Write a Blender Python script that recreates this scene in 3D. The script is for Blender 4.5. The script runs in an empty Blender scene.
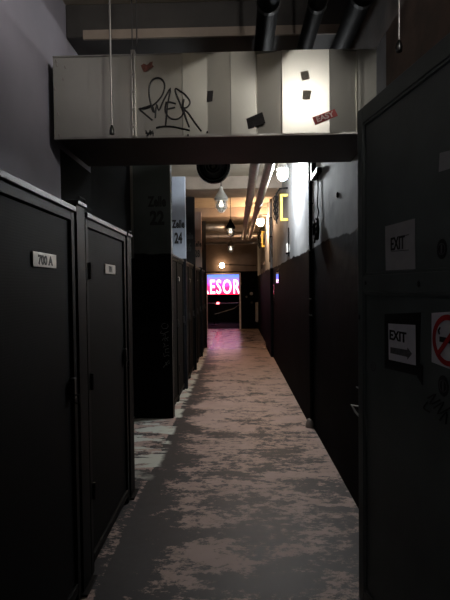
import bpy, bmesh, math, random
from mathutils import Vector, Matrix
R = math.radians
random.seed(7)
S = bpy.context.scene
C = S.collection

# ------------------------------------------------------------------ camera
F = 470.0
cam_d = bpy.data.cameras.new('camera')
cam = bpy.data.objects.new('camera', cam_d); C.objects.link(cam)
cam_d.sensor_fit = 'VERTICAL'; cam_d.sensor_height = 36; cam_d.lens = 36 * F / 600
cam_d.clip_start = 0.02; cam_d.clip_end = 100
CAM_H = 1.55
rot = Matrix.Rotation(math.atan(11 / F), 3, 'Z') @ Matrix.Rotation(R(90) - math.atan(13 / F), 3, 'X') @ Matrix.Rotation(R(-0.65), 3, 'Z')
cam.matrix_world = Matrix.Translation((0, 0, CAM_H)) @ rot.to_4x4()
S.camera = cam
# ------------------------------------------------------------------ world, exposure
w = bpy.data.worlds.new('night'); S.world = w; w.use_nodes = True
w.node_tree.nodes['Background'].inputs[0].default_value = (0.55, 0.6, 0.7, 1)
w.node_tree.nodes['Background'].inputs[1].default_value = 0.01
S.view_settings.view_transform = 'Standard'
S.view_settings.look = 'None'
S.view_settings.gamma = 1
S.view_settings.exposure = 0.0
S.view_settings.use_curve_mapping = False
# lamp strengths (emission of the lamp glasses)
E_MAIN = 980.0      # cool lamp on the right wall
E_NEAR = 700.0       # tube above the camera
E_WARM = 560.0      # warm lamp further down
E_DOOR = 80.0       # lamp over the end door
E_FILL = 17.0        # unseen globe beside the camera, added as fill light
E_SIGN = 2.1

def U(px, py, Y):
    """point of the plane y = Y seen at a position in the photograph -> X, Z"""
    v = rot @ Vector((px - 225, -(py - 300), -F)); k = Y / v.y
    return v.x * k, CAM_H + v.z * k
# ------------------------------------------------------------------ materials
def lin(c):
    return tuple((x / 12.92 if x <= .04045 else ((x + .055) / 1.055) ** 2.4) for x in c)
def mat(name, col, rough=.6, metal=0., var=.25, scale=6., bump=.1, spec=.5):
    """plain surface with procedural mottling; col in sRGB 0..1"""
    m = bpy.data.materials.new(name); m.use_nodes = True
    nt = m.node_tree; b = nt.nodes['Principled BSDF']; N = nt.nodes.new; L = nt.links.new
    c = lin(col)
    tc = N('ShaderNodeTexCoord'); no = N('ShaderNodeTexNoise'); no.inputs['Scale'].default_value = scale
    no.inputs['Detail'].default_value = 6
    L(tc.outputs['Object'], no.inputs['Vector'])
    rp = N('ShaderNodeValToRGB')
    rp.color_ramp.elements[0].position = .3; rp.color_ramp.elements[1].position = .7
    rp.color_ramp.elements[0].color = (*[x * (1 - var) for x in c], 1)
    rp.color_ramp.elements[1].color = (*[min(1, x * (1 + var)) for x in c], 1)
    L(no.outputs['Fac'], rp.inputs[0]); L(rp.outputs[0], b.inputs['Base Color'])
    b.inputs['Roughness'].default_value = rough; b.inputs['Metallic'].default_value = metal
    b.inputs['Specular IOR Level'].default_value = spec
    if bump:
        bp = N('ShaderNodeBump'); bp.inputs['Strength'].default_value = bump; bp.inputs['Distance'].default_value = .01
        L(no.outputs['Fac'], bp.inputs['Height']); L(bp.outputs[0], b.inputs['Normal'])
    return m
def emit(name, col, strength):
    m = bpy.data.materials.new(name); m.use_nodes = True
    nt = m.node_tree; nt.nodes.clear()
    e = nt.nodes.new('ShaderNodeEmission'); o = nt.nodes.new('ShaderNodeOutputMaterial')
    e.inputs[0].default_value = (*col, 1); e.inputs[1].default_value = strength
    nt.links.new(e.outputs[0], o.inputs[0]); return m
def two_tone(name, upper, lower, z, rough_u=.75, rough_l=.35, wob=.03):
    """wall painted in two colours, split at height z (paint line with a rough edge)"""
    m = bpy.data.materials.new(name); m.use_nodes = True
    nt = m.node_tree; b = nt.nodes['Principled BSDF']; N = nt.nodes.new; L = nt.links.new
    geo = N('ShaderNodeNewGeometry'); sx = N('ShaderNodeSeparateXYZ'); L(geo.outputs['Position'], sx.inputs[0])
    n1 = N('ShaderNodeTexNoise'); n1.inputs['Scale'].default_value = 2.2; n1.inputs['Detail'].default_value = 8
    L(geo.outputs['Position'], n1.inputs['Vector'])
    ma = N('ShaderNodeMath'); ma.operation = 'MULTIPLY_ADD'; ma.inputs[1].default_value = wob * 4; ma.inputs[2].default_value = -z - wob * 2
    L(n1.outputs['Fac'], ma.inputs[0])
    ad = N('ShaderNodeMath'); ad.operation = 'ADD'; L(sx.outputs['Z'], ad.inputs[0]); L(ma.outputs[0], ad.inputs[1])
    st = N('ShaderNodeMapRange'); st.inputs[1].default_value = -.006; st.inputs[2].default_value = .006
    L(ad.outputs[0], st.inputs[0])
    def ramp(c, v):
        c = lin(c); rp = N('ShaderNodeValToRGB'); rp.color_ramp.elements[0].position = .35; rp.color_ramp.elements[1].position = .68
        rp.color_ramp.elements[0].color = (*[x * (1 - v) for x in c], 1); rp.color_ramp.elements[1].color = (*[x * (1 + v) for x in c], 1)
        L(n1.outputs['Fac'], rp.inputs[0]); return rp
    ru, rl = ramp(upper, .18), ramp(lower, .35)
    mx = N('ShaderNodeMix'); mx.data_type = 'RGBA'; L(st.outputs[0], mx.inputs[0]); L(rl.outputs[0], mx.inputs[6]); L(ru.outputs[0], mx.inputs[7])
    L(mx.outputs[2], b.inputs['Base Color'])
    mr = N('ShaderNodeMapRange'); mr.inputs[3].default_value = rough_l; mr.inputs[4].default_value = rough_u
    L(st.outputs[0], mr.inputs[0]); L(mr.outputs[0], b.inputs['Roughness'])
    b.inputs['Specular IOR Level'].default_value = .015
    n2 = N('ShaderNodeTexNoise'); n2.inputs['Scale'].default_value = 9; n2.inputs['Detail'].default_value = 5
    L(geo.outputs['Position'], n2.inputs['Vector'])
    bp = N('ShaderNodeBump'); bp.inputs['Strength'].default_value = .3; bp.inputs['Distance'].default_value = .01
    L(n2.outputs['Fac'], bp.inputs['Height']); L(bp.outputs[0], b.inputs['Normal'])
    return m

def floor_mat():
    m = bpy.data.materials.new('worn_floor_paint'); m.use_nodes = True
    nt = m.node_tree; b = nt.nodes['Principled BSDF']; N = nt.nodes.new; L = nt.links.new
    geo = N('ShaderNodeNewGeometry'); sx = N('ShaderNodeSeparateXYZ'); L(geo.outputs['Position'], sx.inputs[0])
    def noise(scale, det=8, rough=.6, sc=(1, 1, 1), dist=0.):
        mp = N('ShaderNodeMapping'); mp.inputs['Scale'].default_value = sc; L(geo.outputs['Position'], mp.inputs[0])
        n = N('ShaderNodeTexNoise'); n.inputs['Scale'].default_value = scale; n.inputs['Detail'].default_value = det
        n.inputs['Roughness'].default_value = rough; n.inputs['Distortion'].default_value = dist
        L(mp.outputs[0], n.inputs['Vector']); return n.outputs['Fac']
    def math_(op, a, bb, c=None):
        x = N('ShaderNodeMath'); x.operation = op
        for i, v in enumerate((a, bb, c)):
            if v is None: continue
            if isinstance(v, (int, float)): x.inputs[i].default_value = v
            else: L(v, x.inputs[i])
        return x.outputs[0]
    def rng(v, a, b_, c=0., d=1.):
        x = N('ShaderNodeMapRange'); L(v, x.inputs[0])
        for i, q in enumerate((a, b_, c, d)): x.inputs[i + 1].default_value = q
        return x.outputs[0]
    def col(a, b_, f):
        x = N('ShaderNodeMix'); x.data_type = 'RGBA'; L(f, x.inputs[0])
        for i, v in ((6, a), (7, b_)):
            if isinstance(v, tuple): x.inputs[i].default_value = (*lin(v), 1)
            else: L(v, x.inputs[i])
        return x.outputs[2]
    big = noise(3.2, 12, .78, (.5, 1.0, 1))
    fine = noise(22, 8, .8, (.6, 1, 1))
    patch = math_('ADD', math_('MULTIPLY', big, .62), math_('MULTIPLY', fine, .38))
    # grey paint survives in the near part and along the left edge, is worn off in the walked middle
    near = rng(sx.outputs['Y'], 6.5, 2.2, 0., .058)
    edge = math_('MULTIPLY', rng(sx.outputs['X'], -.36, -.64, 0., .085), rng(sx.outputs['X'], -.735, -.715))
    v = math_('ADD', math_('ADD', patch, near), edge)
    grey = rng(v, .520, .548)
    base = col((.49, .415, .39), (.68, .595, .555), noise(5, 6, .6))
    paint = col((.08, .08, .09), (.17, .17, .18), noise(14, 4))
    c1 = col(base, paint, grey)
    # pale flaking primer next to the cells
    pale = math_('MULTIPLY', math_('MULTIPLY', rng(math_('ADD', sx.outputs['X'], math_('MULTIPLY', noise(6), .12)), -.60, -.64), rng(noise(4, 6, .6, (.5, 1.6, 1)), .49, .50)), rng(math_('ADD', sx.outputs['Y'], noise(3)), 4.3, 4.5))
    c2 = col(c1, (.68, .69, .65), pale)
    L(c2, b.inputs['Base Color'])
    # the lobby end keeps its gloss coat, the walked part is matt
    L(math_('MULTIPLY', rng(v, .50, .56, .64, .58), rng(sx.outputs['Y'], 8.0, 12.0, 1.0, .42)), b.inputs['Roughness'])
    b.inputs['Specular IOR Level'].default_value = .3
    bp = N('ShaderNodeBump'); bp.inputs['Strength'].default_value = .35; bp.inputs['Distance'].default_value = .006
    L(v, bp.inputs['Height']); L(bp.outputs[0], b.inputs['Normal'])
    return m

M = dict(
    floor=floor_mat(),
    wallR=two_tone('wall_plaster_right', (.62, .63, .64), (.055, .06, .066), 1.95, rough_l=.7),
    wallL=mat('lilac_grey_plaster', (.51, .50, .54), .8, var=.12, scale=2),
    wallLb=mat('black_plaster_and_shade', (.04, .04, .04), .9, var=.2, scale=2, spec=.08),
    wallEnd=two_tone('wall_plaster_end', (.42, .38, .36), (.045, .045, .045), 2.12, rough_l=.85, wob=.004),
    brown=mat('raw_brown_plaster', (.32, .26, .22), .9, var=.5, scale=5, bump=.6),
    ceil=mat('ceiling_plaster', (.66, .62, .55), .85, var=.12, scale=3),
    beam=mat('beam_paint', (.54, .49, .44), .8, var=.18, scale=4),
    beamd=mat('shaded_beam_paint', (.22, .21, .20), .8, var=.2, scale=4),  # near beams: shade put into a darker colour
    cell22=two_tone('cell_wall_shaded', (.33, .35, .35), (.06, .06, .06), 1.95, .6, .6),  # lamp hangs behind this wall: shade put into the upper colour
    cell24=two_tone('cell_wall_lit', (.60, .63, .68), (.12, .12, .13), 1.98, .6, .5),  # lamp light put into the paler upper colour
    cell26=two_tone('cell_wall_charcoal', (.13, .125, .125), (.06, .06, .06), 1.98, .6, .5),
    cell28=two_tone('cell_wall_rosy_light', (.56, .50, .48), (.12, .12, .12), 2.0, .6, .5),  # rosy lamp light put into the upper colour
    black=mat('black_metal', (.03, .03, .03), .6, .0, var=.3, scale=8, spec=.08),
    blackg=mat('black_gloss', (.05, .05, .05), .25, .0, var=.2, scale=8),
    railm=mat('cage_rail', (.11, .105, .10), .5, .1, var=.3),
    galv=None,
    galvd=mat('dull_galvanised', (.60, .59, .57), .42, .75, var=.2, scale=7, bump=.05),
    pipe=mat('pipe_metal', (.70, .66, .63), .38, .7, var=.15, scale=8, bump=.04),
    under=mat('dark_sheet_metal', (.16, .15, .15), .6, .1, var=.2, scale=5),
    door=mat('green_black_door_paint', (.33, .36, .355), .5, .0, var=.22, scale=3, bump=.12),
    paper=mat('paper', (.82, .82, .85), .8, var=.05, scale=20, bump=0),
    paper2=mat('paper_old', (.62, .62, .63), .8, var=.1, scale=12, bump=0),
    tape=mat('black_tape', (.05, .05, .05), .5, var=.2),
    ink=mat('black_ink', (.05, .05, .055), .6, var=.1, bump=0),
    inkgrey=mat('grey_ink', (.36, .36, .37), .7, var=.3, scale=60, bump=0),
    red=mat('sign_red', (.72, .10, .12), .6, var=.1, bump=0),
    stred=mat('sticker_red', (.62, .22, .20), .6, var=.15, bump=0),
    stwhite=mat('sticker_lettering', (.86, .74, .70), .6, var=.05, bump=0),
    stdark=mat('sticker_dark', (.13, .12, .12), .9, var=.5, scale=30, bump=0),
    sttan=mat('sticker_tan', (.46, .43, .37), .6, var=.35, scale=45, bump=0),
    strust=mat('sticker_rust', (.42, .24, .19), .6, var=.4, scale=60, bump=0),
    rubber=mat('matt_rubber', (.06, .06, .06), .9, var=.1, spec=.1, bump=0),
    mirror=mat('polished_plate', (.8, .8, .8), .06, 1., var=.03, bump=0),
    chrome=mat('chrome', (.85, .85, .85), .18, 1., var=.05, bump=0),
    plate=mat('number_plate_metal', (.72, .71, .68), .45, .5, var=.25, scale=14, bump=0),
    yellow=mat('yellow_paint', (.84, .72, .22), .5, var=.12),
    white=mat('white_plastic', (.86, .86, .84), .4, var=.05, bump=0),
    palebox=mat('pale_enamel', (.55, .52, .50), .5, var=.1),
    chalk=mat('grey_marker', (.40, .40, .40), .7, var=.2, bump=0),
    lampgrey=mat('lamp_grey_metal', (.78, .79, .78), .5, .0, var=.1),
    cord=mat('cream_cord', (.70, .66, .60), .6, var=.1, bump=0),
    jamb=mat('jamb_paint', (.78, .70, .66), .6, var=.1),
    e_main=emit('lamp_glass_cool', (.93, .97, 1.0), E_MAIN),
    e_near=emit('tube_glass_neutral', (1.0, .95, .90), E_NEAR),
    e_warm=emit('lamp_glass_warm', (1.0, .62, .36), E_WARM),
    e_door=emit('lamp_glass_amber', (1.0, .62, .34), E_DOOR),
    e_fill=emit('fill_globe_glass', (.85, .92, 1.0), E_FILL),
    e_dim=emit('lamp_glass_dim', (1.0, .88, .75), 2.5),
    e_red=emit('small_red_lamp', (1.0, .10, .12), 9.0),
    e_let=emit('letter_light', (1.0, .70, .72), 4.0),
)
def galv_mat():
    m = mat('galvanised_sheet', (.66, .655, .62), .33, .75, var=.08, scale=2.2, bump=.04)
    return m
M['galv'] = galv_mat()
def glass_mat():
    m = bpy.data.materials.new('clear_lamp_glass'); m.use_nodes = True
    b = m.node_tree.nodes['Principled BSDF']
    b.inputs['Base Color'].default_value = (.9, .95, .93, 1); b.inputs['Roughness'].default_value = .08
    b.inputs['Transmission Weight'].default_value = .9; b.inputs['IOR'].default_value = 1.35
    return m
M['glass'] = glass_mat()
def mesh_mat():
    """perforated black sheet: rows of tiny holes as colour and bump"""
    m = bpy.data.materials.new('perforated_black_sheet'); m.use_nodes = True
    nt = m.node_tree; b = nt.nodes['Principled BSDF']; N = nt.nodes.new; L = nt.links.new
    geo = N('ShaderNodeNewGeometry')
    v = N('ShaderNodeTexVoronoi'); v.inputs['Scale'].default_value = 90; v.inputs['Randomness'].default_value = 0
    L(geo.outputs['Position'], v.inputs['Vector'])
    rp = N('ShaderNodeValToRGB'); rp.color_ramp.elements[0].position = .28; rp.color_ramp.elements[1].position = .4
    rp.color_ramp.elements[0].color = (.0008, .0008, .0008, 1); rp.color_ramp.elements[1].color = (.006, .006, .006, 1)
    L(v.outputs['Distance'], rp.inputs[0]); L(rp.outputs[0], b.inputs['Base Color'])
    b.inputs['Roughness'].default_value = .7; b.inputs['Specular IOR Level'].default_value = .05
    return m
M['perf'] = mesh_mat()
def screen_mat():
    """lit panel behind the letters: blue to violet to pink light"""
    m = bpy.data.materials.new('lit_sign_panel'); m.use_nodes = True
    nt = m.node_tree; nt.nodes.clear(); N = nt.nodes.new; L = nt.links.new
    tc = N('ShaderNodeTexCoord'); sx = N('ShaderNodeSeparateXYZ'); L(tc.outputs['Generated'], sx.inputs[0])
    no = N('ShaderNodeTexNoise'); no.inputs['Scale'].default_value = 5; L(tc.outputs['Generated'], no.inputs['Vector'])
    a = N('ShaderNodeMath'); a.operation = 'MULTIPLY_ADD'; a.inputs[1].default_value = .35
    L(no.outputs['Fac'], a.inputs[0]); L(sx.outputs['Z'], a.inputs[2])
    rp = N('ShaderNodeValToRGB'); cr = rp.color_ramp
    cr.elements[0].position = .2; cr.elements[0].color = (1.9, .02, .10, 1)
    cr.elements[1].position = .98; cr.elements[1].color = (.10, .22, .95, 1)
    e = cr.elements.new(.5); e.color = (1.0, .03, .22, 1)
    e = cr.elements.new(.72); e.color = (.42, .12, .9, 1)
    L(a.outputs[0], rp.inputs[0])
    em = N('ShaderNodeEmission'); em.inputs[1].default_value = E_SIGN; L(rp.outputs[0], em.inputs[0])
    o = N('ShaderNodeOutputMaterial'); L(em.outputs[0], o.inputs[0]); return m
M['screen'] = screen_mat()

# ------------------------------------------------------------------ mesh helpers
class B:
    def __init__(s): s.b = bmesh.new()
    def box(s, x0, y0, z0, x1, y1, z1, bevel=0., rz=0., piv=None):
        r = bmesh.ops.create_cube(s.b, size=1)
        vs = r['verts']
        for v in vs:
            v.co = Vector(((x0 + x1) / 2 + v.co.x * (x1 - x0), (y0 + y1) / 2 + v.co.y * (y1 - y0), (z0 + z1) / 2 + v.co.z * (z1 - z0)))
        if bevel:
            es = list({e for v in vs for e in v.link_edges})
            bmesh.ops.bevel(s.b, geom=es, offset=bevel, segments=2, affect='EDGES', profile=.5)
        return s
    def tube(s, pts, r, seg=8, closed=False, caps=True):
        pts = [Vector(p) for p in pts]; n = len(pts); rings = []
        up = None
        for i, p in enumerate(pts):
            if closed: d = pts[(i + 1) % n] - pts[i - 1]
            elif i == 0: d = pts[1] - p
            elif i == n - 1: d = p - pts[-2]
            else: d = (pts[i + 1] - p).normalized() + (p - pts[i - 1]).normalized()
            if d.length < 1e-9: d = Vector((0, 0, 1))
            d.normalize()
            if up is None: up = d.orthogonal().normalized()
            u = (up - d * up.dot(d))
            u = u.normalized() if u.length > 1e-6 else d.orthogonal().normalized()
            up = u; v = d.cross(u)
            rr = r[i] if isinstance(r, (list, tuple)) else r
            rings.append([s.b.verts.new(p + (u * math.cos(2 * math.pi * k / seg) + v * math.sin(2 * math.pi * k / seg)) * rr) for k in range(seg)])
        m = n if closed else n - 1
        for i in range(m):
            a, b_ = rings[i], rings[(i + 1) % n]
            for k in range(seg): s.b.faces.new((a[k], a[(k + 1) % seg], b_[(k + 1) % seg], b_[k]))
        if caps and not closed:
            s.b.faces.new(list(reversed(rings[0]))); s.b.faces.new(rings[-1])
        return s
    def lathe(s, prof, axis='Z', origin=(0, 0, 0), seg=24, caps=True):
        o = Vector(origin); rings = []
        for (r, h) in prof:
            ring = []
            for k in range(seg):
                a = 2 * math.pi * k / seg; c, q = r * math.cos(a), r * math.sin(a)
                p = {'Z': (c, q, h), 'Y': (c, h, q), 'X': (h, c, q)}[axis]
                ring.append(s.b.verts.new(o + Vector(p)))
            rings.append(ring)
        for a, b_ in zip(rings, rings[1:]):
            for k in range(seg): s.b.faces.new((a[k], a[(k + 1) % seg], b_[(k + 1) % seg], b_[k]))
        if caps:
            s.b.faces.new(rings[0]); s.b.faces.new(rings[-1])
        return s
    def poly(s, pts, off):
        """flat outline with thickness: pts list of 3-D points, off = thickness vector"""
        off = Vector(off); a = [s.b.verts.new(Vector(p)) for p in pts]; b_ = [s.b.verts.new(Vector(p) + off) for p in pts]
        n = len(a); s.b.faces.new(a); s.b.faces.new(list(reversed(b_)))
        for k in range(n): s.b.faces.new((a[k], b_[k], b_[(k + 1) % n], a[(k + 1) % n]))
        return s
    def build(s, name, m, parent=None, smooth=False):
        bmesh.ops.recalc_face_normals(s.b, faces=s.b.faces[:])
        me = bpy.data.meshes.new(name); s.b.to_mesh(me); s.b.free()
        if m: me.materials.append(m)
        if smooth:
            for p in me.polygons: p.use_smooth = True
            try: me.set_sharp_from_angle(angle=R(38))
            except Exception: pass
        o = bpy.data.objects.new(name, me); C.objects.link(o)
        if parent: o.parent = parent
        return o
def build_each(b, name, m, parent=None, smooth=False):
    """one object per connected piece"""
    bm = b.b; bm.verts.ensure_lookup_table(); seen = set(); out = []
    for v in bm.verts:
        if v in seen: continue
        isl = [v]; seen.add(v); k = 0
        while k < len(isl):
            for e in isl[k].link_edges:
                q = e.other_vert(isl[k])
                if q not in seen: seen.add(q); isl.append(q)
            k += 1
        nb = B(); mp = {q: nb.b.verts.new(q.co) for q in isl}
        for f in {f for q in isl for f in q.link_faces}: nb.b.faces.new([mp[q] for q in f.verts])
        out.append(nb.build(name, m, parent, smooth))
    bm.free(); return out
def tag(o, label=None, cat=None, group=None, kind=None):
    if label: o['label'] = label
    if cat: o['category'] = cat
    if group: o['group'] = group
    if kind: o['kind'] = kind
    return o
def struct(o): o['kind'] = 'structure'; return o
def thing(name, label, cat, loc=(0, 0, 0), rz=0, group=None):
    o = bpy.data.objects.new(name, None); C.objects.link(o); o.empty_display_size = .05
    o.location = loc; o.rotation_euler = (0, 0, rz)
    return tag(o, label, cat, group)
def copy_tree(o, parent=None):
    c = o.copy(); C.objects.link(c); c.parent = parent
    for ch in [x for x in bpy.data.objects if x.parent == o]: copy_tree(ch, c)
    return c
def text(name, s_, size, m, parent=None, loc=(0, 0, 0), rot=(R(90), 0, 0), sx=1., ext=.0008, bold=0., space=1.0, align='CENTER', fit=None):
    cu = bpy.data.curves.new(name, 'FONT'); cu.body = s_; cu.size = size; cu.extrude = ext; cu.offset = bold
    cu.align_x = align; cu.align_y = 'CENTER'; cu.space_character = space; cu.resolution_u = 3
    t = bpy.data.objects.new(name + '_c', cu); C.objects.link(t)
    bpy.context.view_layer.update()
    me = bpy.data.meshes.new_from_object(t.evaluated_get(bpy.context.evaluated_depsgraph_get()))
    bpy.data.objects.remove(t)
    me.name = name; me.materials.clear(); me.materials.append(m)
    for v in me.vertices: v.co.x *= sx
    if fit:
        xs = [v.co.x for v in me.vertices]; ys = [v.co.y for v in me.vertices]
        cx, cy = (min(xs) + max(xs)) / 2, (min(ys) + max(ys)) / 2
        for v in me.vertices:
            v.co.x = (v.co.x - cx) * fit[0] / (max(xs) - min(xs)); v.co.y = (v.co.y - cy) * fit[1] / (max(ys) - min(ys))
    o = bpy.data.objects.new(name, me); C.objects.link(o)
    o.location = loc; o.rotation_euler = rot
    if parent: o.parent = parent
    return o

# ------------------------------------------------------------------ key dimensions
XR, XL, XL2, XC = .805, -1.12, -1.24, -.79     # right wall, left wall near / far, front of the cells
ZC, ZB = 3.45, 3.23                           # ceiling, underside of beams
YE = 17.3                                     # end wall
YB = -1.6

# ------------------------------------------------------------------ room shell
struct(B().box(-3.2, YB - .15, -.12, 3.0, YE + .1, 0).build('floor', M['floor']))
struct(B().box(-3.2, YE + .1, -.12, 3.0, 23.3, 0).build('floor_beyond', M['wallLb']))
struct(B().box(-3.2, YB - .15, ZC, 3.0, 23.3, ZC + .12).build('ceiling', M['ceil']))
def wall_right():
    b = B()
    b.box(XR + .03, 2.62, 0, XR + .2, 3.46, 2.93); b.box(XR + .03, 3.46, 0, XR + .2, 5.19, ZC); b.box(XR, 5.19, 0, XR + .2, YE, ZC)
    return struct(b.build('wall_right', M['wallR']))
wall_right()
struct(B().box(XR + .028, YB, 0, XR + .2, 2.62, ZC).box(XR + .029, 2.62, 2.93, XR + .2, 3.46, ZC).build('wall_right_near', M['brown']))
struct(B().box(XL - .3, YB, 0, XL, 3.02, ZC).box(XL - .3, 3.02, 2.45, XL, 3.66, ZC).build('wall_left', M['wallL']))
struct(B().box(XL - .3, 3.02, 0, XL, 3.66, 2.45).box(XL2 - .2, 3.66, 0, XL2, 12.0, ZC).build('wall_left_far', M['wallLb']))  # below and past the duct, black colour stands in for shade
struct(B().box(XL2 - .2, 12.0, 0, XL2, YE, ZC).build('wall_left_end', M['wallEnd']))
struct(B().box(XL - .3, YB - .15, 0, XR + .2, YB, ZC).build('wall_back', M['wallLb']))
DX0, DX1, DZ = -1.08, .15, 2.03
b = B(); b.box(XL2 - .2, YE, 0, DX0, YE + .2, ZC); b.box(DX1, YE, 0, XR + .2, YE + .2, ZC); b.box(DX0, YE, DZ, DX1, YE + .2, ZC)
struct(b.build('wall_end', M['wallEnd']))
# shallow pilaster on the right wall
struct(B().box(.755, 10.3, 0, XR, 12.1, ZC).build('trim_1', M['wallR']))
# pale jamb of the end doorway
b = B(); b.box(DX1 - .03, YE - .02, 0, DX1 + .03, YE + .22, DZ + .03); b.box(DX0 - .04, YE - .02, 0, DX0 + .02, YE + .22, DZ + .03)
b.box(DX0, YE - .02, DZ - .02, DX1, YE + .22, DZ + .04)
struct(b.build('door_2', M['jamb']))
# room behind the doorway
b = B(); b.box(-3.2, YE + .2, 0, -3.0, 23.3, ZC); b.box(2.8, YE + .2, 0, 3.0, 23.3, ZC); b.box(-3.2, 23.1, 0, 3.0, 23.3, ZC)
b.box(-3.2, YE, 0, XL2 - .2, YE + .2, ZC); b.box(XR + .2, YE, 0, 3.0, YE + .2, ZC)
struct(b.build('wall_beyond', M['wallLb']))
# ceiling beams (cross beams)
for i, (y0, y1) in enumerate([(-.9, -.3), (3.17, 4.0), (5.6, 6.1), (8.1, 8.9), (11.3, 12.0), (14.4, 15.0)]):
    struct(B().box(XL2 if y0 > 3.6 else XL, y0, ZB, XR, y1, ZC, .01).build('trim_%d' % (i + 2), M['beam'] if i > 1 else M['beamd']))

struct(B().box(-1.0, 3.155, 3.21, XR, 3.172, 3.27).build('trim_8', M['beam']))  # paler strip added as the lit lower edge of the near beam
# ------------------------------------------------------------------ cell partitions on the left
def zelle(name, num, Y, x0, m, textm, label, px=None, size=.2):
    p = B().box(x0, Y, 0, -.752, Y + .1, ZB - .005, .004).build(name, m)
    struct(p)
    z1, z2, w1, w2 = (2.56, 2.37, .215, .17) if num == '22' else (2.51, 2.30, .195, .12)
    text('lettering', 'Zelle', .2, textm, p, (px, Y - .002, z1), bold=.008, fit=(w1, .125))
    text('lettering', num, .3, textm, p, (px, Y - .002, z2), bold=.014, fit=(w2, .17))
    return p
p22 = zelle('partition_wall', '22', 5.52, XL2 + .02, M['cell22'], M['ink'], '', -.915, .19)
p24 = zelle('partition_wall', '24', 7.12, XL2, M['cell24'], M['ink'], '', -.862, .19)
p26 = zelle('partition_wall', '26', 8.75, XL2, M['cell26'], M['ink'], '', -.88, .19)
p28 = zelle('partition_wall', '28', 10.45, XL2, M['cell28'], M['ink'], '', -.85, .19)
struct(B().box(XL2, 11.95, 0, -.752, 12.05, ZB - .005).build('partition_wall', M['cell26']))
B().box(XL2 - .002 + .02, 5.50, 1.9, XL2 + .045, 5.53, 3.2).build('edge_strip', M['galvd'], p22)
B().box(-.757, 5.515, 0, -.7524, 5.625, 3.2).build('edge_strip', M['palebox'], p22)
# vertical grey marker writing on the black lower half of the first partition
b = B()
def strokes(b, lists, fn, r=.003, seg=5):
    for l in lists:
        b.tube([fn(*p) for p in l], r, seg)
W22 = lambda u, v: ((u * .117 + 150 - 236) / F * 5.5 , 5.518, CAM_H - (310 + v * .1167 - 287) / F * 5.5)
S22 = [[(125,110),(100,115),(88,135),(105,158),(135,155),(150,135),(140,115)], [(90,175),(80,195),(110,200),(150,180)], [(100,215),(125,205),(120,245),(150,232)],
       [(95,260),(110,235),(120,265),(135,240),(145,265)], [(105,280),(120,300),(100,320),(150,300)], [(150,330),(120,335),(120,365),(155,360)], [(105,370),(110,400),(140,385),(155,395)], [(100,495),(150,430),(155,460),(120,450),(135,475)]]
strokes(b, S22, W22, .004)
b.build('marker_writing', M['chalk'], p22)

# ------------------------------------------------------------------ cage fronts (lockers) along the left
def cage(y0, y1, label, numtxt, plate_c=None, plate_w=.25, h=1.94, group='cage lockers along the left side of the corridor'):
    """one black cage unit: solid frame, perforated door, number plate, hasp"""
    t = thing('cage_locker', label, 'locker', (XC, y0, 0), 0, group)
    L = y1 - y0; d = XL - XC + .03 if y0 < 3.6 else XL2 - XC + .03
    f = B()
    f.box(-.045, 0, 0, 0, .045, h, .003); f.box(-.045, L - .045, 0, 0, L, h, .003)
    f.box(-.045, .045, h - .045, 0, L - .045, h, .003); f.box(-.045, .045, .05, 0, L - .045, .10, .003)
    f.build('frame', M['black'], t)
    B().box(d, .0, h, .012, L, h + .028, .004).build('top_rail', M['railm'], t)
    s_ = B(); s_.box(d, 0, .02, -.045, .012, h); s_.box(d, L - .012, .02, -.045, L, h); s_.box(d, 0, .02, d + .01, L, h)
    s_.build('body', M['black'], t)
    dr = B().box(-.028, .05, .105, -.012, L - .05, h - .05).build('door', M['perf'], t)
    k = B(); k.box(-.012, L - .075, 1.02, .012, L - .05, 1.12, .003); k.tube([(.012, L - .075, 1.04), (.03, L - .07, 1.04), (.03, L - .07, 1.0), (.012, L - .07, 1.0)], .004)
    k.build('hasp', M['railm'], dr)
    h_ = B()
    for z in (.4, 1.0, 1.6): h_.lathe([(.009, z), (.009, z + .09)], 'Z', (.004, .052, 0), 10)
    build_each(h_, 'hinge', M['railm'], t)
    pc = (plate_c - y0) if plate_c else L / 2
    pl = B().box(-.012, pc - plate_w / 2, 1.64, -.006, pc + plate_w / 2, 1.70, .002).build('number_plate', M['plate'], dr)
    if numtxt:
        text('lettering', numtxt, .052, M['ink'], pl, (-.0055, pc, 1.668), (R(90), 0, R(90)), sx=1.15, bold=.002)
    return t
G1 = None
cage(1.02, 2.30, 'black perforated cage locker nearest the camera with wide pale number plate', '700 A', plate_c=1.955, plate_w=.24, h=1.925)
cage(2.47, 3.37, 'black perforated cage locker standing just before the open bay, small plate', '701', plate_c=2.98, plate_w=.24, h=1.925)
for (y, l, z) in ((2.32, 'black square post with bright bracket between the two near cage lockers', 1.99), (3.40, 'black post at the far end of the near cage lockers, beside the open bay', 1.95)):
    t = thing('cage_post', l, 'post', (-.86, y, 0))
    B().box(0, 0, .0, .075, .13, z - .02, .004).build('post', M['black'], t)
    b = B(); b.box(.0, .0, z - .02, .085, .14, z, .003)
    b.tube([(.08, .03, z), (.08, .03, z + .02), (.08, .11, z + .02), (.08, .11, z)], .006)
    b.build('bracket', M['railm'], t)
    B().box(-.02, -.02, 0, .10, .15, .012, .003).build('foot_plate', M['black'], t)
bays = [(5.64, 7.10, 'between the first two numbered partitions'), (7.24, 8.73, 'behind the pale numbered partition'),
        (8.87, 10.43, 'behind the charcoal partition'), (10.57, 11.93, 'beside the last partition before the lobby')]
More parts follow.
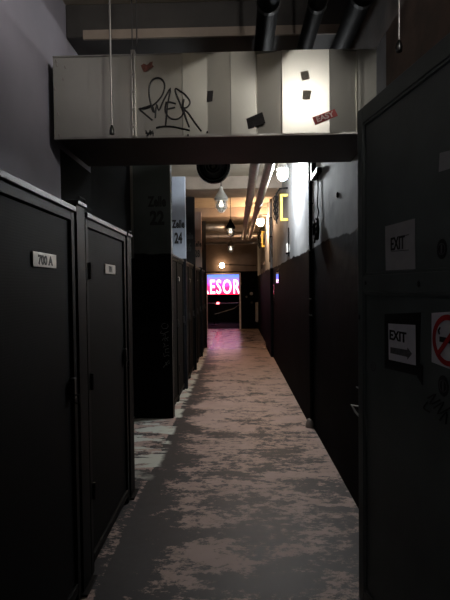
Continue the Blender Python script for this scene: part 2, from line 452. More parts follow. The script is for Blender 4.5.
for i, (a, c, l) in enumerate(bays):
    mid = (a + c) / 2
    cage(a, mid - .01, 'dark cage locker %s, the nearer of the pair' % l, None, plate_w=.16, plate_c=a + .18)
    cage(mid + .01, c, 'dark cage locker %s, the farther of the pair' % l, None, plate_w=.16, plate_c=mid + .2)

# ------------------------------------------------------------------ big sheet-metal duct across the corridor
DY, DD, DB, DT = 2.80, .64, 2.445, 2.926
duct = thing('ventilation_duct', 'wide galvanised ventilation duct with graffiti and stickers crossing overhead', 'duct', (0, DY, 0))
def X_(px, Y=DY, py=225): return U(px, py if Y > DY else 97, Y)[0]
# facet break lines (px in the photograph -> X) and how far each line stands out
brk = [(54, 0), (88, .004), (134, 0), (182, -.002), (183, -.010), (207, .000), (208, .000), (230, -.008), (231, -.010), (256, -.008), (257, .010), (281, -.008), (282, -.016), (308, -.013), (329, -.012), (330, -.016), (357, .010), (358, -.006), (377, .006)]
front = [(X_(p), d) for p, d in brk]; front[0] = (-1.07, 0); front[-1] = (.842, .004)
b = B()
v0 = [(x, y, DB) for x, y in front]; v1 = [(x, y, DT) for x, y in front]
lo = [b.b.verts.new(p) for p in v0]; hi = [b.b.verts.new(p) for p in v1]
for i in range(len(lo) - 1): b.b.faces.new((lo[i], lo[i + 1], hi[i + 1], hi[i]))
bl = [b.b.verts.new((front[0][0], DD, DB)), b.b.verts.new((front[-1][0], DD, DB))]
bh = [b.b.verts.new((front[0][0], DD, DT)), b.b.verts.new((front[-1][0], DD, DT))]
b.b.faces.new(hi + [bh[1], bh[0]]); b.b.faces.new((lo[0], hi[0], bh[0], bl[0])); b.b.faces.new((lo[-1], bl[1], bh[1], hi[-1])); b.b.faces.new((bl[0], bh[0], bh[1], bl[1]))
b.b.faces.new(list(reversed(lo)) + [bl[0], bl[1]])
b.build('sheet_metal_casing', M['galv'], duct)
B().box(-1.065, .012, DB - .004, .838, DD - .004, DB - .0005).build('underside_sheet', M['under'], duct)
b = B()
b.box(X_(132) , -.02, DB - .005, X_(133.4), 0.004, DT + .02, .002); b.box(X_(134.6), -.02, DB - .005, X_(136), 0.004, DT + .02, .002)
for z in (2.5, 2.6, 2.7, 2.8, 2.9): b.lathe([(.006, -.026), (.006, -.018)], 'Y', (X_(134), 0, z), 8)
b.box(X_(132), -.02, DT, X_(136), DD, DT + .02)
b.build('flange', M['galvd'], duct)
b = B(); b.box(-1.07, -.005, DT - .005, .842, .02, DT + .002); b.box(-1.07, -.005, DB - .006, .842, .012, DB + .006)
b.build('edge_trim', M['galvd'], duct)
def yf(x):
    for (a, ya), (c, yc) in zip(front, front[1:]):
        if a <= x <= c: return ya + (yc - ya) * (x - a) / max(1e-6, c - a)
    return 0
def D(px, py, Y=DY): return U(px, py, Y)
def DP(px, py, off=.003):
    X, Z = D(px, py); return (X, yf(X) - off, Z)
g = lambda u, v: DP(130 + u / 4.5, 60 + v / 4.5)
GR = [[(105,235),(95,200),(88,160),(88,120),(100,92),(125,82),(148,92),(157,118),(148,155),(122,190),(90,213),(65,220),(42,220),(70,245),(102,272)],
      [(45,222),(75,212),(100,207),(110,238)],
      [(115,262),(120,200),(130,228),(150,185),(183,128),(170,200),(160,302)],
      [(207,198),(180,190),(165,192)], [(204,214),(170,222)], [(163,190),(158,225),(168,250),(190,266),(215,266),(235,252),(242,238)],
      [(268,305),(250,260),(228,200),(208,152),(206,130),(228,142),(255,165),(271,190),(262,212),(245,220),(230,214),(262,240),(290,280),(322,322)],
      [(243,180),(240,215),(252,260),(266,300)],
      [(118,306),(150,300),(200,302),(270,320)]]
def smooth(l, n=3):
    out = []
    for i in range(len(l) - 1):
        p0 = l[max(i - 1, 0)]; p1 = l[i]; p2 = l[i + 1]; p3 = l[min(i + 2, len(l) - 1)]
        for k in range(n):
            t = k / n
            out.append(tuple(.5 * ((2 * p1[j]) + (-p0[j] + p2[j]) * t + (2 * p0[j] - 5 * p1[j] + 4 * p2[j] - p3[j]) * t * t + (-p0[j] + 3 * p1[j] - 3 * p2[j] + p3[j]) * t ** 3) for j in (0, 1)))
    out.append(l[-1]); return out
b = B()
for l in GR: b.tube([g(*p) for p in smooth(l)], .0052, 5)
for l in ([(72,318),(82,345),(92,316)], [(92,340),(104,318),(105,345)], [(70,330),(108,330)], [(75,345),(98,322)]): b.tube([g(*p) for p in l], .004, 5)
for (u, v) in ((262, 340), (348, 325)): b.tube([g(u - 3, v), g(u + 3, v)], .006, 6)
gr = b.build('graffiti_tag', M['ink'], duct); gr['label'] = 'black marker tag scrawled on the duct'
def sticker(name, m, corners, label, thick=.0016):
    pts = []
    ym = min(yf(D(u, v)[0]) for u, v in corners)
    for (u, v) in corners:
        X, Z = D(u, v); pts.append((X, ym - .003, Z))
    o = B().poly(pts, (0, -thick, 0)).build(name, m, duct); o['label'] = label; return o
sticker('sticker', M['stdark'], [(246.2,119.5),(262.2,112.8),(265.3,123.8),(248.4,129.8)], 'dark tilted rectangular sticker')
sticker('sticker', M['sttan'], [(300.1,73.4),(307.7,71.8),(309.4,79.8),(301.9,81.8)], 'upper small tan square sticker')
sticker('sticker', M['sttan'], [(302.6,91.4),(311,91.8),(309.7,100.4),(302.1,100.1)], 'lower small tan square sticker')
sticker('sticker', M['stdark'], [(207.5,91.5),(213.4,91),(212.4,101.5),(206.8,102.5)], 'small black rectangular sticker')
rs = sticker('sticker', M['stred'], [(312,118.5),(334,110),(337.3,116.8),(314.8,125.6)], 'red slanted sticker with pale letters')
b = B()
for c in ([(141,66),(144,64),(147,65.5),(149,64),(150,62.6),(153,62),(152.4,65),(154,67),(150,69.5),(147,71.8),(144,72.5),(142.5,70)],): 
    pts = [(D(u, v)[0], yf(D(u, v)[0]) - .004, D(u, v)[1]) for u, v in c]
    b.poly(pts, (0, -.0016, 0))
o = b.build('sticker', M['strust'], duct); o['label'] = 'torn rust-red sticker scrap'
X, Z = D(324.5, 117.8)
text('lettering', 'EASY', .047, M['stwhite'], rs, (X, -.016 - .0055, Z), (R(90), R(-19.5), 0), bold=.0014, fit=(.106, .032))
# scratches and drips of sealant at the left end
b = B()
for (u, v, r) in ((56,60,.006),(56.5,64,.004),(65,66,.004),(54.5,88,.005),(58,113,.004),(59,134,.004),(63,78,.003)):
    b.tube([DP(u, v), DP(u + .6, v + 2.5)], r, 6)
build_each(b, 'sealant_spot', M['palebox'], duct)

# hanger rods in front of the duct
def hanger(px, py, Y, label, r=.006, ztop=ZC - .005):
    X, Z = U(px, py, Y)
    t = thing('hanger_rod', label, 'rod', (X, Y, Z), 0, 'hanger rods')
    B().lathe([(r, .03), (r, ztop - Z)], 'Z', (0, 0, 0), 10).build('rod', M['galvd'], t, True)
    B().lathe([(.004, -.012), (.014, -.008), (.016, .01), (.012, .03), (r, .045)], 'Z', (0, 0, 0), 12).build('end_nut', M['blackg'], t, True)
    return t
hanger(112, 133, 2.72, 'thin steel rod hanging from ceiling before the left end of the duct')
hanger(399, 50, 2.15, 'thin rod hanging from ceiling above the dark steel door', .004)
for dx_, l in ((-.012, 'left one of two thin wires running up beside the duct flange'), (.016, 'right one of two thin wires running up beside the duct flange')):
    tag(B().lathe([(.0035, 0), (.0035, ZC - 2.97)], 'Z', (X_(134) + dx_, DY + .03, 2.966), 8).build('hanger_wire', M['under']), l, 'wire')

# dark pipes under the ceiling above the duct
for x, z, r, l in ((.20, 3.13, .062, 'leftmost dark pipe under the ceiling above the duct'), (.47, 3.12, .05, 'middle dark pipe under the ceiling above the duct'), (.72, 3.15, .06, 'rightmost dark pipe under the ceiling above the duct')):
    t = thing('ceiling_pipe', l, 'pipe', (x, 1.75, z), 0, 'dark pipes under the ceiling')
    B().tube([(0, 0, 0), (0, 3.0, 0)], r, 16).build('pipe', M['black'], t, True)
    for y in (.9, 2.5):
        b = B(); b.lathe([(r + .006, y), (r + .006, y + .03)], 'Y', (0, 0, 0), 16); b.box(-.005, y, r - .01, .005, y + .03, (ZC if y < 1.2 else ZB) - z - .002)
        b.build('clamp', M['railm'], t)

# ------------------------------------------------------------------ steel door, open, on the right
# free edge at (x0,y0), runs towards the camera
E0 = Vector((.575, 2.235, 0)); E1 = Vector((.695, 1.555, 0)); dv = (E1 - E0).normalized()
ang = math.atan2(dv.y, dv.x)          # local +X runs along the door from the free edge
DW = 1.12; DH = 2.362
door = bpy.data.objects.new('door_1', None); C.objects.link(door); struct(door)
door.location = E0; door.rotation_euler = (0, 0, ang)
# local: x along door, y = normal; the seen face is the local -Y or +Y side
NV = Vector((-dv.y, dv.x, 0)); side = -1 if NV.dot(Vector((-1, 0, 0))) > 0 else 1
SG = 1 if NV.x < 0 else -1            # +1: seen face towards local +Y
def dbox(b, x0, x1, z0, z1, y0, y1, bev=0.):
    b.box(x0, min(SG * y0, SG * y1), z0, x1, max(SG * y0, SG * y1), z1, bev)
b = B(); dbox(b, 0.004, DW, .012, DH - .004, -.05, -.012)
b.build('door_leaf', M['door'], door)
b = B()
dbox(b, 0, .055, .01, DH, -.055, .0, .004); dbox(b, DW - .06, DW, .01, DH, -.055, .0, .004)
dbox(b, .055, DW - .06, DH - .075, DH, -.055, .0, .004); dbox(b, .055, DW - .06, .01, .12, -.055, .0, .004)
dbox(b, .055, DW - .06, 1.520, 1.595, -.055, .0, .004)
b.build('door_frame', M['door'], door)
# small beads around the panels
b = B()
for z0, z1 in ((.12, 1.52), (1.595, DH - .075)):
    for (a, c, e, f) in ((.055, .067, z0, z1), (DW - .072, DW - .06, z0, z1), (.067, DW - .072, z0, z0 + .012), (.067, DW - .072, z1 - .012, z1)):
        dbox(b, a, c, e, f, -.013, -.004, .002)
build_each(b, 'panel_bead', M['door'], door)
# edge strike plate, lever handle on the hidden side, projecting past the edge
def Pd(x, y, z): return (x, SG * y, z)
b = B(); dbox(b, -.002, .02, .86, 1.06, -.05, -.01, .001); b.build('strike_plate', M['railm'], door)
def loc_door(px, py, Y):
    X, Z = U(px, py, Y); q = Vector((X, Y, 0)) - E0
    return (q.dot(dv), q.dot(NV), Z)
h0, h1, h2, h3 = loc_door(362, 407, 2.27), loc_door(351.5, 405, 2.30), loc_door(355.5, 412, 2.29), loc_door(361, 418.5, 2.27)
h = B(); h.tube([h0, h1, h2, h3], [.004, .0055, .0055, .004], 8); h.build('door_handle', M['white'], door, True)  # coloured white in place of the highlight on the metal
h = B(); h.tube([loc_door(356.5, 387, 2.28), loc_door(362.5, 390, 2.25)], .004, 8); h.build('latch', M['lampgrey'], door, True)
b = B(); dbox(b, -.012, -.002, 1.075, 1.09, -.04, -.02, .001); dbox(b, -.012, -.002, .9, .915, -.04, -.02, .001); build_each(b, 'latch', M['chrome'], door)

# door frame positions along the door for a px,py in the photograph
cam_o = Vector((0, 0, CAM_H))
def on_door(px, py, off=.0):
    v = rot @ Vector((px - 225, -(py - 300), -F))      # ray in world
    # intersect with plane through E0 with normal NV
    n = NV; t = (E0 + n * (SG * off)).dot(n) / v.dot(n) - cam_o.dot(n) / v.dot(n)
    p = cam_o + v * t
    return (p - E0).dot(dv), p.z
def dquad(name, m, corners, off, thick, parent=None):
    pts = []
    for u, v in corners:
        x, z = on_door(u, v, off); pts.append(Pd(x, off, z))
    o = B().poly(pts, (0, SG * thick, 0)).build(name, m, parent)
    if parent is None:
        o.location = E0; o.rotation_euler = (0, 0, ang)
    return o
PF = -.0118   # face of the inset panels
def sign_root(name, label, cat):
    t = thing(name, label, cat, tuple(E0), ang); return t
def dtext(s_, x0, y0, x1, y1, size, m, par, off, bold=0., tilt=0.):
    a, za = on_door(x0, y0, off); c, zc = on_door(x1, y1, off); x, z = (a + c) / 2, (za + zc) / 2
    fit = (abs(c - a), abs(za - zc))
    # text must read from the seen side
    rz = 0 if SG < 0 else R(180)
    o = text('lettering', s_, size, m, par, Pd(x, off, z), (R(90), tilt if SG < 0 else -tilt, rz), bold=bold, fit=fit)
    return o
# upper EXIT paper
t = sign_root('exit_sign', 'plain white paper exit sign taped on the upper door panel', 'sign')
dquad('sheet', M['paper2'], [(385.5,226.5),(415,218.5),(415.5,269),(386,270.5)], PF, .0015, t)
dtext('EXIT', 390.8, 238, 404.5, 248.5, .062, M['ink'], t, PF + .0035, bold=.0008)
dquad('printed_line', M['inkgrey'], [(391,251),(409,249.6),(409,250.4),(391,251.8)], PF + .002, .0008, t)
dquad('printed_line', M['inkgrey'], [(402,236),(409,234),(409,234.9),(402,236.9)], PF + .002, .0008, t)
# lower EXIT paper in black tape frame
t = sign_root('exit_sign', 'white exit sign with arrow in a black taped border on lower door panel', 'sign')
dquad('tape_border', M['tape'], [(385,314),(421,312.5),(419.5,376),(385,368)], PF, .002, t)
dquad('sheet', M['paper'], [(388.5,323.5),(415.5,325),(416,365.5),(389,359.5)], PF + .0025, .0012, t)
dtext('EXIT', 389.6, 329.7, 406.2, 343, .075, M['ink'], t, PF + .0048, bold=.0018)
dquad('printed_arrow', M['inkgrey'], [(390.5,347),(407.5,350),(407.5,347.5),(412,353.8),(407.5,359.5),(407.5,357),(390.5,353)], PF + .004, .0008, t)
# no smoking sign
t = sign_root('no_smoking_sign', 'red and white no smoking sign at right edge of the door', 'sign')
dquad('sheet', M['paper'], [(432,313),(462,311),(463,374),(432,362)], PF, .0015, t)
cx, cz = on_door(448.5, 340.5, PF)
rad_x, rad_z = .070, .070
def ring(b, cx, cz, r0, r1, off, n=40, th=.001):
    for k in range(n):
        a, c = 2 * math.pi * k / n, 2 * math.pi * (k + 1) / n
        b.poly([Pd(cx + r0 * math.cos(a), off, cz + r0 * math.sin(a)), Pd(cx + r1 * math.cos(a), off, cz + r1 * math.sin(a)),
                Pd(cx + r1 * math.cos(c), off, cz + r1 * math.sin(c)), Pd(cx + r0 * math.cos(c), off, cz + r0 * math.sin(c))], (0, SG * th, 0))
b = B(); ring(b, cx, cz, .068, .086, PF + .0025)
b.poly([Pd(cx + .060, PF + .0045, cz + .048), Pd(cx + .048, PF + .0045, cz + .060), Pd(cx - .060, PF + .0045, cz - .048), Pd(cx - .048, PF + .0045, cz - .060)] if SG < 0 else
       [Pd(cx - .048, PF + .0045, cz - .060) , Pd(cx - .060, PF + .0045, cz - .048), Pd(cx + .048, PF + .0045, cz + .060), Pd(cx + .060, PF + .0045, cz + .048)], (0, SG * .001, 0))
b.build('prohibition_ring', M['red'], t)
b = B(); dbox(b, cx - .045, cx + .05, cz - .009, cz + .009, PF + .0025, PF + .0035)
b.tube([Pd(cx - .046, PF + .003, cz + .016), Pd(cx - .05, PF + .003, cz + .03), Pd(cx - .042, PF + .003, cz + .04)], .003, 5)
b.build('printed_cigarette', M['ink'], t)
# round dark stickers and scraps on the door
def round_st(px, py, r, label, m=M['tape'], inner=M['inkgrey']):
    t = sign_root('sticker', label, 'sticker'); x, z = on_door(px, py, PF)
    t0 = B(); pts = [Pd(x + r * .8 * math.cos(a * math.pi / 12), PF, z + r * math.sin(a * math.pi / 12)) for a in range(24)]
    t0.poly(pts, (0, SG * .0012, 0)); t0.build('disc', m, t)
    b = B(); ring(b, x, z, r * .52, r * .60, PF + .0018, 20, .0006); dbox(b, x - .004, x + .004, z - r * .45, z + r * .45, PF + .0018, PF + .0026)
    b.build('printed_ring', inner, t)
round_st(442, 249, .034, 'round black sticker on upper door panel right of the plain exit sign')
round_st(443.5, 386, .036, 'round black sticker below the no smoking sign')
t = dquad('sticker', M['paper2'], [(440,153),(452,150),(452,168),(439,172)], PF, .0012); tag(t, 'pale torn paper scrap high on the upper door panel at the frame edge', 'sticker')
t = sign_root('sticker', 'faint grey oval sticker low left of the taped exit sign', 'sticker')
x, z = on_door(373.5, 366, PF); b = B(); ring(b, x, z, .018, .025, PF + .001, 20, .0008); dbox(b, x - .006, x + .006, z - .012, z + .010, PF + .001, PF + .002); b.build('printed_ring', M['inkgrey'], t)
t = dquad('sticker', M['tape'], [(419,362),(423,366),(422.5,385),(417.5,377)], PF + .003, .0012); tag(t, 'loose flap of black tape at lower right corner of the taped exit sign', 'tape')
# faint scribble on lower panel
b = B()
for l in ([(428,398),(436,394),(430,404),(440,400)], [(434,408),(444,402),(438,414),(450,408)], [(440,420),(447,412),(446,424)], [(428,402),(424,408),(430,412)]):
    pts = [Pd(on_door(u, v, PF)[0], PF + .001, on_door(u, v, PF)[1]) for u, v in smooth(l)]
    b.tube(pts, .0028, 5)
b.build('marker_scribble', M['tape'], door)
# lock-side details on the stile
b = B()
for (px, py, r) in ((358.5, 317, .012), (366, 283, .008), (419, 284, .010)):
    x, z = on_door(px, py, 0)
    x = max(x, .02)
    pts = [Pd(x + r * .6 * math.cos(a * math.pi / 6), 0.0005, z + r * math.sin(a * math.pi / 6)) for a in range(12)]
    b.poly(pts, (0, SG * .004, 0))
build_each(b, 'rivet', M['railm'], door)
b = B(); b.lathe([(.014, .3), (.014, .42)], 'Z', Pd(DW + .006, -.03, 0), 10); b.lathe([(.014, 1.9), (.014, 2.02)], 'Z', Pd(DW + .006, -.03, 0), 10)
build_each(b, 'hinge', M['railm'], door)
# jamb post that carries the door hinges
hp = E0 + dv * (DW + .10)
struct(B().box(hp.x - .05, hp.y - .09, 0, XR + .06, hp.y + .06, 2.5, .005).build('trim_9', M['door']))

# ------------------------------------------------------------------ right wall fittings
def WY(px): return XR * F / (px - 236)
def WZ(py, Y): return U(236 + .8 * F / Y if Y < 16 else 236, py, Y)[1]
# tall black conduit with clips
Yc = 5.15
t = thing('wall_conduit', 'tall black conduit with curled clips running up the right wall', 'pipe', (XR + .012, Yc, 0))
B().tube([(-.0, 0, .012), (0, 0, ZB + .15)], .019, 10).build('conduit', M['black'], t, True)
for py in (165, 175, 184, 205, 228, 252, 300, 316):
    z = WZ(py, Yc); b = B(); b.tube([(-.012, -.01, z), (-.022, -.05, z + .014), (-.018, -.09, z + .010), (.012, -.11, z - .006)], .007, 6)
    b.build('clip', M['rubber'], t, True)
B().lathe([(.05, 0), (.045, .05), (.024, .09)], 'Z', (-.02, 0, 0), 12).build('foot', M['palebox'], t, True)
# bracket, cable and junction bunch
Yb = 4.9
t = thing('wall_bracket', 'black angle bracket at the top of the right wall just behind the duct', 'bracket', (XR + .03, Yb, 0))
z1 = WZ(178, Yb - .1)
B().box(-.05, -.03, z1, -.001, .02, ZC - .3).box(-.05, -.35, z1, -.001, -.03, z1 + .045).build('bracket', M['black'], t)
t = thing('cable_bunch', 'knotted black cable bunch hanging on the right wall below the bracket', 'cable', (XR + .008, 4.66, 0))
z2 = WZ(231, 4.82)
B().tube([(0, 0, z1), (.004, .0, z1 - .12), (-.002, .02, z1 - .3), (0, -.05, z2 + .16), (0, .06, z2 + .08), (0, .04, z2 + .02)], .006, 8).build('cable', M['black'], t, True)
b = B(); random.seed(3)
for k in range(7):
    pts = []
    for j in range(12):
        a = j / 12 * 2 * math.pi
        pts.append((-.02 + .012 * math.sin(a * 2 + k), (.075 + .05 * random.random()) * math.cos(a) + .02 * math.sin(k), z2 + (.07 + .04 * random.random()) * math.sin(a) - .01 * k % .03))
    b.tube(pts, .009, 6, closed=True)
b.build('coil', M['rubber'], t, True)
tag(B().lathe([(.022, 0), (.024, -.006), (.016, -.012)], 'X', (XR + .029, 3.85, WZ(195, 3.85)), 12).build('wall_stud', M['black'], None, True), 'small dark stud on the grey upper wall near the steel door', 'stud')
# yellow brackets with dark cable coils
def yellow(Y, X, zc, h, label, l2):
    t = thing('yellow_bracket', label, 'bracket', (X, Y, zc))
    b = B(); b.box(-.12, -.02, -h / 2, -.08, .02, h / 2, .004); b.box(-.08, -.02, h / 2 - .04, .0, .02, h / 2, .004); b.box(-.08, -.02, -h / 2, .0, .02, -h / 2 + .04, .004)
    b.build('c_frame', M['yellow'], t)
    c = thing('cable_coil', l2, 'cable', (X, Y, zc), 0, None)
    b = B()
    for k in range(4):
        zz = h * (.33 - .22 * k); pts = [(-.165 - .03 * math.cos(a * math.pi / 5) - .02, .03 * math.sin(a * math.pi / 3) , zz + .05 * math.sin(a * math.pi / 5)) for a in range(10)]
        b.tube(pts, .010, 6, closed=True)
    b.tube([(0, 0, h * .72), (-.12, 0, h * .7), (-.175, 0, h * .5), (-.19, .01, 0), (-.17, 0, -h * .6)], .014, 6)
    b.build('cable', M['rubber'], c, True)
yellow(7.2, XR - .001, WZ(207.5, 7.2), .41, 'larger yellow c-shaped bracket below the bright lamp', 'black cable loops gathered beside the larger yellow bracket')
yellow(12.4, XR - .001, WZ(239, 12.4), .41, 'smaller yellow bracket far down the right wall', 'black cable loops beside the smaller far yellow bracket')
# little white switch box and its conduit
t = thing('switch_box', 'small white switch box on the right wall with thin conduit', 'switch', (XR, 7.05, WZ(248.5, 7.05)))
B().box(-.05, -.06, -.06, -.001, .06, .07, .008).build('housing', M['white'], t)
B().tube([(-.02, -.07, -.12), (-.02, -.07, .3)], .01, 8).build('conduit', M['black'], t, True)
B().box(-.052, -.03, -.085, -.001, .05, -.058, .004).build('cover', M['black'], t)
for (px, py, l) in ((261.3, 267, 'small pale junction knob low on the far right wall, nearer the door'), (267.3, 263.5, 'small pale junction knob on the far right wall by the pilaster')):
    Y = 14.2 if px < 264 else 12.6
    tag(B().lathe([(.05, 0), (.055, -.03), (.03, -.05)], 'X', (XR - .001, Y, WZ(py, Y)), 12).build('junction_knob', M['palebox'], None, True), l, 'knob')
# black open frame near the pilaster
t = thing('cable_guard', 'thin black rectangular guard standing off the pilaster edge', 'bracket', (.755, 10.26, 0))
b = B(); z0, z1_ = WZ(262, 10.2), WZ(217, 10.2)
b.box(-.025, -.03, z0, -.005, -.01, z1_); b.box(-.025, -.03, z1_ - .02, .04, -.01, z1_); b.box(-.025, -.03, WZ(237, 10.2), .05, -.01, WZ(236, 10.2)); b.box(.04, -.03, z0 + .1, .055, -.01, WZ(236, 10.2))
b.build('guard', M['black'], t)
# two polished plates lying flat on the wall: they mirror the far sign
for Y0, Y1, pa, pb, l in ((8.75, 9.25, 269, 283, 'upper polished narrow plate on the dark right wall mirroring violet light'), (9.75, 10.15, 284, 303, 'lower polished narrow plate beside the pilaster mirroring pink light')):
    t = thing('wall_plate', l, 'plate', (XR, Y0, WZ(pb, Y0)), 0, 'polished plates on the right wall')
    h_ = WZ(pa, Y0) - WZ(pb, Y0)
    B().box(-.012, 0, 0, -.001, Y1 - Y0, h_, .003).build('plate', M['mirror'], t)
    b = B()
    for z in (.03, h_ - .03): b.lathe([(.01, -.012), (.008, -.016)], 'X', (0, .03, z), 10)
    build_each(b, 'screw', M['chrome'], t)

# ------------------------------------------------------------------ overhead pipes beyond the duct
for (x, l) in ((.225, 'left one of two pale pipes running down the corridor ceiling'), (.387, 'right one of two pale pipes running down the corridor ceiling')):
    t = thing('overhead_pipe', l, 'pipe', (x, 0, 2.90), 0, 'pale overhead pipes')
    B().tube([(0, 4.45, 0), (0, 13.1, 0)], .056, 16).build('pipe', M['pipe'], t, True)
    b = B()
    for y in (5.0, 7.6, 10.2, 12.6): b.lathe([(.062, y), (.062, y + .05)], 'Y', (0, 0, 0), 16)
    build_each(b, 'coupling', M['galvd'], t, True)
    b = B()
    for y in (5.8, 8.4, 11.6): b.tube([(0, y, .055), (0, y, ZB - 2.9 - .005)], .005, 6)
    build_each(b, 'hanger', M['galvd'], t)
t = thing('cross_pipe', 'thick pale pipe crossing the corridor where the overhead pipes end', 'pipe', (0, 13.2, 2.97))
B().tube([(XL2 + .002, 0, 0), (XR - .002, 0, 0)], .075, 18).build('pipe', M['pipe'], t, True)
b = B()
for x in (-.5, .3): b.lathe([(.084, x), (.084, x + .05)], 'X', (0, 0, 0), 18)
build_each(b, 'coupling', M['galvd'], t, True)
tag(B().tube([(XL2 + .002, 14.2, 2.87), (XR - .002, 14.2, 2.87)], .035, 12).build('cross_pipe', M['galvd'], None, True), 'thin dull pipe crossing behind the thick cross pipe', 'pipe')
t = thing('round_duct', 'fat pale round duct stub on the left below the ceiling', 'duct', (XL2 + .002, 12.4, 3.12))
b = B(); b.lathe([(.10, 0), (.10, .5), (.11, .5), (.11, .54), (.10, .54), (.10, .92), (.085, .95)], 'X', (0, 0, 0), 20); b.build('duct', M['galvd'], t, True)
# black round fan body hanging behind the duct
t = thing('round_vent', 'black ribbed round vent hanging right behind the duct', 'vent', (X_(214, 4.6) , 4.6, WZ(164, 4.6)))
b = B(); b.lathe([(.10, .12), (.14, .11), (.15, .06), (.165, .05), (.165, .0), (.15, -.005), (.15, .02), (.135, .03), (.12, .0), (.11, .03), (.05, .05), (.02, .02)], 'Y', (0, 0, 0), 36)
b.build('housing', M['blackg'], t, True)
b = B()
for r in (.045, .075, .142): b.tube([(r * math.cos(a * math.pi / 16), -.004, r * math.sin(a * math.pi / 16)) for a in range(32)], .004, 6, closed=True)
build_each(b, 'grille_ring', M['railm'], t, True)
b = B(); b.box(-.01, .06, .14, .01, .10, ZC - WZ(164, 4.6) - .004); b.build('mount', M['black'], t)

# ------------------------------------------------------------------ caged lamps
def caged_lamp(loc, s, label, capm, glassm, ztop=None, lit=False, rod=True, bulb=True):
    t = thing('caged_lamp', label, 'lamp', loc, 0, 'caged lamps hanging down the corridor')
    B().lathe([(.012 * s, .20 * s), (.02 * s, .19 * s), (.03 * s, .15 * s), (.085 * s, .06 * s), (.09 * s, .03 * s), (.07 * s, .02 * s)], 'Z', (0, 0, 0), 20).build('cap', capm, t, True)
    B().lathe([(.055 * s, .025 * s), (.065 * s, -.02 * s), (.062 * s, -.07 * s), (.04 * s, -.105 * s), (.012 * s, -.118 * s)], 'Z', (0, 0, 0), 20).build('lamp_glass', glassm, t, True)
    b = B()
    for k in range(4):
        a = k * math.pi / 4
        pts = []
        for j in range(13):
            q = -math.pi / 2 + j / 12 * math.pi
            rr = .078 * s * math.sin(q); zz = .02 * s - .155 * s * math.cos(q) ** .7
            pts.append((rr * math.cos(a), rr * math.sin(a), zz))
        b.tube(pts, .0035 * s, 5)
    for z in (-.03, -.08): b.tube([((.079 if z > -.05 else .072) * s * math.cos(i * math.pi / 10), (.079 if z > -.05 else .072) * s * math.sin(i * math.pi / 10), z * s) for i in range(20)], .0035 * s, 5, closed=True)
    b.build('wire_cage', capm, t, True)
    if bulb and not lit:
        B().lathe([(.01 * s, .02 * s), (.012 * s, .0), (.024 * s, -.03 * s), (.02 * s, -.055 * s), (.005 * s, -.065 * s)], 'Z', (0, 0, 0), 12).build('bulb', M['e_dim'], t, True)
    if rod:
        B().tube([(0, 0, .2 * s), (0, 0, (ztop or ZC) - loc[2] - .003)], .007, 8).build('rod', M['black'], t, True)
    return t
Yl = 6.45; caged_lamp((X_(221.5, Yl), Yl, WZ(201, Yl)), 1.05, 'nearest caged lamp with pale cone cap hanging below the round vent', M['lampgrey'], M['glass'])
Yl = 9.2; caged_lamp((X_(230.5, Yl), Yl, WZ(229, Yl)), 1.05, 'caged lamp with black cap hanging on a long rod', M['black'], M['glass'])
Yl = 12.75; caged_lamp((X_(230.5, Yl), Yl, WZ(247, Yl)), 1.05, 'farthest small hanging caged lamp below the cross pipe', M['galvd'], M['glass'])
# main bright lamp: on a short arm off the right wall
LX, LY, LZ = U(282.5, 173, 6.0)[0], 6.0, WZ(174, 6.0)
t = thing('wall_lamp', 'blazing cool white lamp on an arm high on the right wall', 'lamp', (LX, LY, LZ))
B().lathe([(.02, .07), (.05, .05), (.062, .02), (.065, -.02), (.05, -.06), (.02, -.08)], 'Z', (0, 0, 0), 18).build('lamp_glass', M['e_main'], t, True)
B().lathe([(.03, .16), (.05, .13), (.075, .08), (.075, .06)], 'Z', (0, 0, 0), 18).build('cap', M['lampgrey'], t, True)
B().tube([(0, 0, .15), (.0, 0, .18), (XR - LX - .002, 0, .18)], .012, 8).build('arm', M['black'], t, True)
# warm lamp further on
WX, WYY = X_(260.5, 10.9), 10.9
t = thing('wall_lamp', 'warm glowing lamp beyond the pipes near the pilaster', 'lamp', (WX, WYY, WZ(222, 10.9)))
B().lathe([(.02, .07), (.06, .05), (.078, .02), (.08, -.02), (.06, -.07), (.02, -.09)], 'Z', (0, 0, 0), 18).build('lamp_glass', M['e_warm'], t, True)
B().lathe([(.03, .16), (.05, .13), (.085, .08), (.085, .06)], 'Z', (0, 0, 0), 18).build('cap', M['lampgrey'], t, True)
B().tube([(0, 0, .15), (0, 0, .17), (.753 - WX, 0, .17)], .012, 8).build('arm', M['black'], t, True)
# lamp over end door
t = thing('wall_lamp', 'round amber lamp on the wall above the end doorway', 'lamp', (X_(221.5, YE - .1), YE, WZ(265.3, YE - .1)))
B().lathe([(.10, -.001), (.11, -.03), (.10, -.05)], 'Y', (0, 0, 0), 20).build('base', M['lampgrey'], t, True)
B().lathe([(.088, -.05), (.09, -.09), (.06, -.14), (.02, -.155)], 'Y', (0, 0, 0), 20).build('lamp_glass', M['e_door'], t, True)
tag(B().tube([(-.38, YE - .02, 2.37), (.75, YE - .02, 2.33)], .012, 8).build('wall_cable', M['black'], None, True), 'thin dark cable running along the end wall from the amber lamp', 'cable')

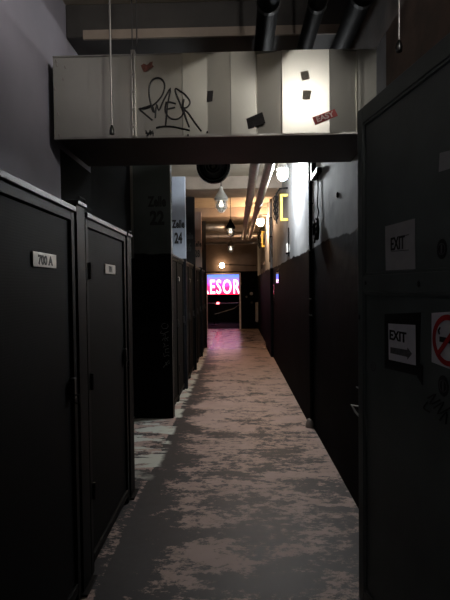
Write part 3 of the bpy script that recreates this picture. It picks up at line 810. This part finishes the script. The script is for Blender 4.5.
# tube lamp above the camera, lying on an added light-blocking tray (both above the frame)
t = thing('light_shield', 'added unseen light-blocking tray under the ceiling beside the steel door', 'shield', (.25, -.6, 3.13))  # unseen, added to cut off the tube's downward light
b = B(); b.box(0, 0, 0, .58, 1.86, .012); b.box(0, 0, .012, .012, 1.86, .03); b.box(.568, 0, .012, .58, 1.86, .05)
b.build('shield', M['under'], t)
b = B()
for y in (.2, 1.0): b.box(.28, y, .012, .30, y + .02, ZC - 3.13 - .003)
build_each(b, 'hanger', M['galvd'], t)
t = thing('tube_lamp', 'short tube lamp lying on the light-blocking tray above the camera', 'lamp', (.72, .75, 3.30))
B().tube([(0, 0, 0), (0, .42, 0)], .02, 14).build('tube', M['e_near'], t, True)
B().box(-.03, -.04, -.03, .03, -.001, .03).box(-.03, .421, -.03, .03, .45, .03).box(-.02, -.04, -.156, .02, -.01, -.03).build('socket', M['white'], t)
B().box(-.16, -.06, .034, .09, .48, .05, .003).box(.03, -.02, .05, .05, 0, .147).build('added_hood', M['under'], t)  # added to keep the tube from brightening the ceiling
t = thing('wall_lamp', 'added unseen fill globe on the left wall beside the camera, before the cage lockers', 'lamp', (XL, -.1, 1.95))  # out of view, added to brighten the steel door
B().lathe([(.07, .001), (.07, .02), (.05, .035)], 'X', (0, 0, 0), 18).build('base', M['lampgrey'], t, True)
B().lathe([(.03, .035), (.05, .05), (.055, .08), (.045, .11), (.015, .125)], 'X', (0, 0, 0), 18).build('lamp_glass', M['e_fill'], t, True)

# ------------------------------------------------------------------ end wall fittings and the room beyond
t = thing('wall_cabinet', 'slim pale cabinet on the dark end wall right of the doorway', 'cabinet', (X_(257.3, YE), YE, 0))
B().box(-.10, -.14, WZ(322, YE), .10, -.001, WZ(302.5, YE), .03).build('body', M['palebox'], t)
B().tube([(0, -.08, WZ(302.5, YE)), (.03, -.08, WZ(299, YE)), (-.09, -.08, WZ(297.5, YE))], .018, 8).build('hose', M['black'], t, True)
for px, py, r, l in ((250.8, 293.8, .06, 'pale round plate on the dark end wall, the higher one'), (245.7, 297, .045, 'dull round plate on the dark end wall beside the doorway'), (251, 303, .05, 'dull round plate on the end wall under the pale one')):
    tag(B().lathe([(r, -.001), (r, -.02), (r * .6, -.035)], 'Y', (X_(px, YE), YE, WZ(py, YE)), 16).build('round_plate', M['palebox'] if r > .055 else M['railm'], None, True), l, 'plate')
YS = 22.0
t = thing('illuminated_sign', 'glowing pink and blue sign with big pale letters beyond the doorway', 'sign', (0, YS, 0))
sx0, sx1, sz0, sz1 = X_(183, YS), X_(246, YS), WZ(294.2, YS), WZ(271, YS)
B().box(sx0, 0, sz0, sx1, .05, sz1).build('lit_panel', M['screen'], t)
B().box(sx0 - .03, .05, sz0 - .03, sx1 + .03, .15, sz1 + .03).build('casing', M['black'], t)
text('lettering', 'TRESOR', .95, M['e_let'], t, (X_(216.2, YS), -.03, WZ(286.6, YS)), ext=.02, bold=.012, space=1.15, fit=(2.16, .67))
b = B(); b.box(sx0 + .2, .06, 0, sx0 + .3, .14, sz0); b.box(sx1 - .3, .06, 0, sx1 - .2, .14, sz0); b.build('stand', M['black'], t)
t = thing('red_lamp', 'small red lamp glowing low beyond the doorway', 'lamp', (X_(217, 20.5), 20.5, WZ(303, 20.5)))
B().lathe([(.02, .05), (.07, .03), (.07, -.03), (.03, -.05)], 'Z', (0, 0, 0), 16).build('lamp_glass', M['e_red'], t, True)
B().lathe([(.10, -WZ(303, 20.5)), (.10, -WZ(303, 20.5) + .03), (.02, -WZ(303, 20.5) + .05), (.02, -.05)], 'Z', (0, 0, 0), 16).build('stand', M['black'], t, True)
t = thing('bar_counter', 'low black counter standing beyond the doorway', 'counter', (X_(222, 21.2), 21.2, 0))
B().box(-1.2, 0, 0, 1.4, .5, .78, .01).build('body', M['black'], t)
B().box(-1.25, -.05, .781, 1.45, .55, .83, .01).build('worktop', M['blackg'], t)
ra = [(X_(213, 19), 19.0, WZ(314, 19)), (X_(219, 19), 19, WZ(312.5, 19)), (X_(226, 19), 19, WZ(310.5, 19)), (X_(233, 19), 19, WZ(308.5, 19)), (X_(239, 19), 19, WZ(304, 19))]
t = thing('barrier', 'sagging pale cord barrier across the room beyond the doorway', 'barrier')
B().tube(ra, .012, 8).build('cord', M['cord'], t, True)
for i in (0, 4):
    q = ra[i]; B().lathe([(.14, .0), (.14, .02), (.02, .04), (.02, q[2] + .04), (.03, q[2] + .06)], 'Z', (q[0], q[1], 0), 14).build('post', M['black'], t, True)
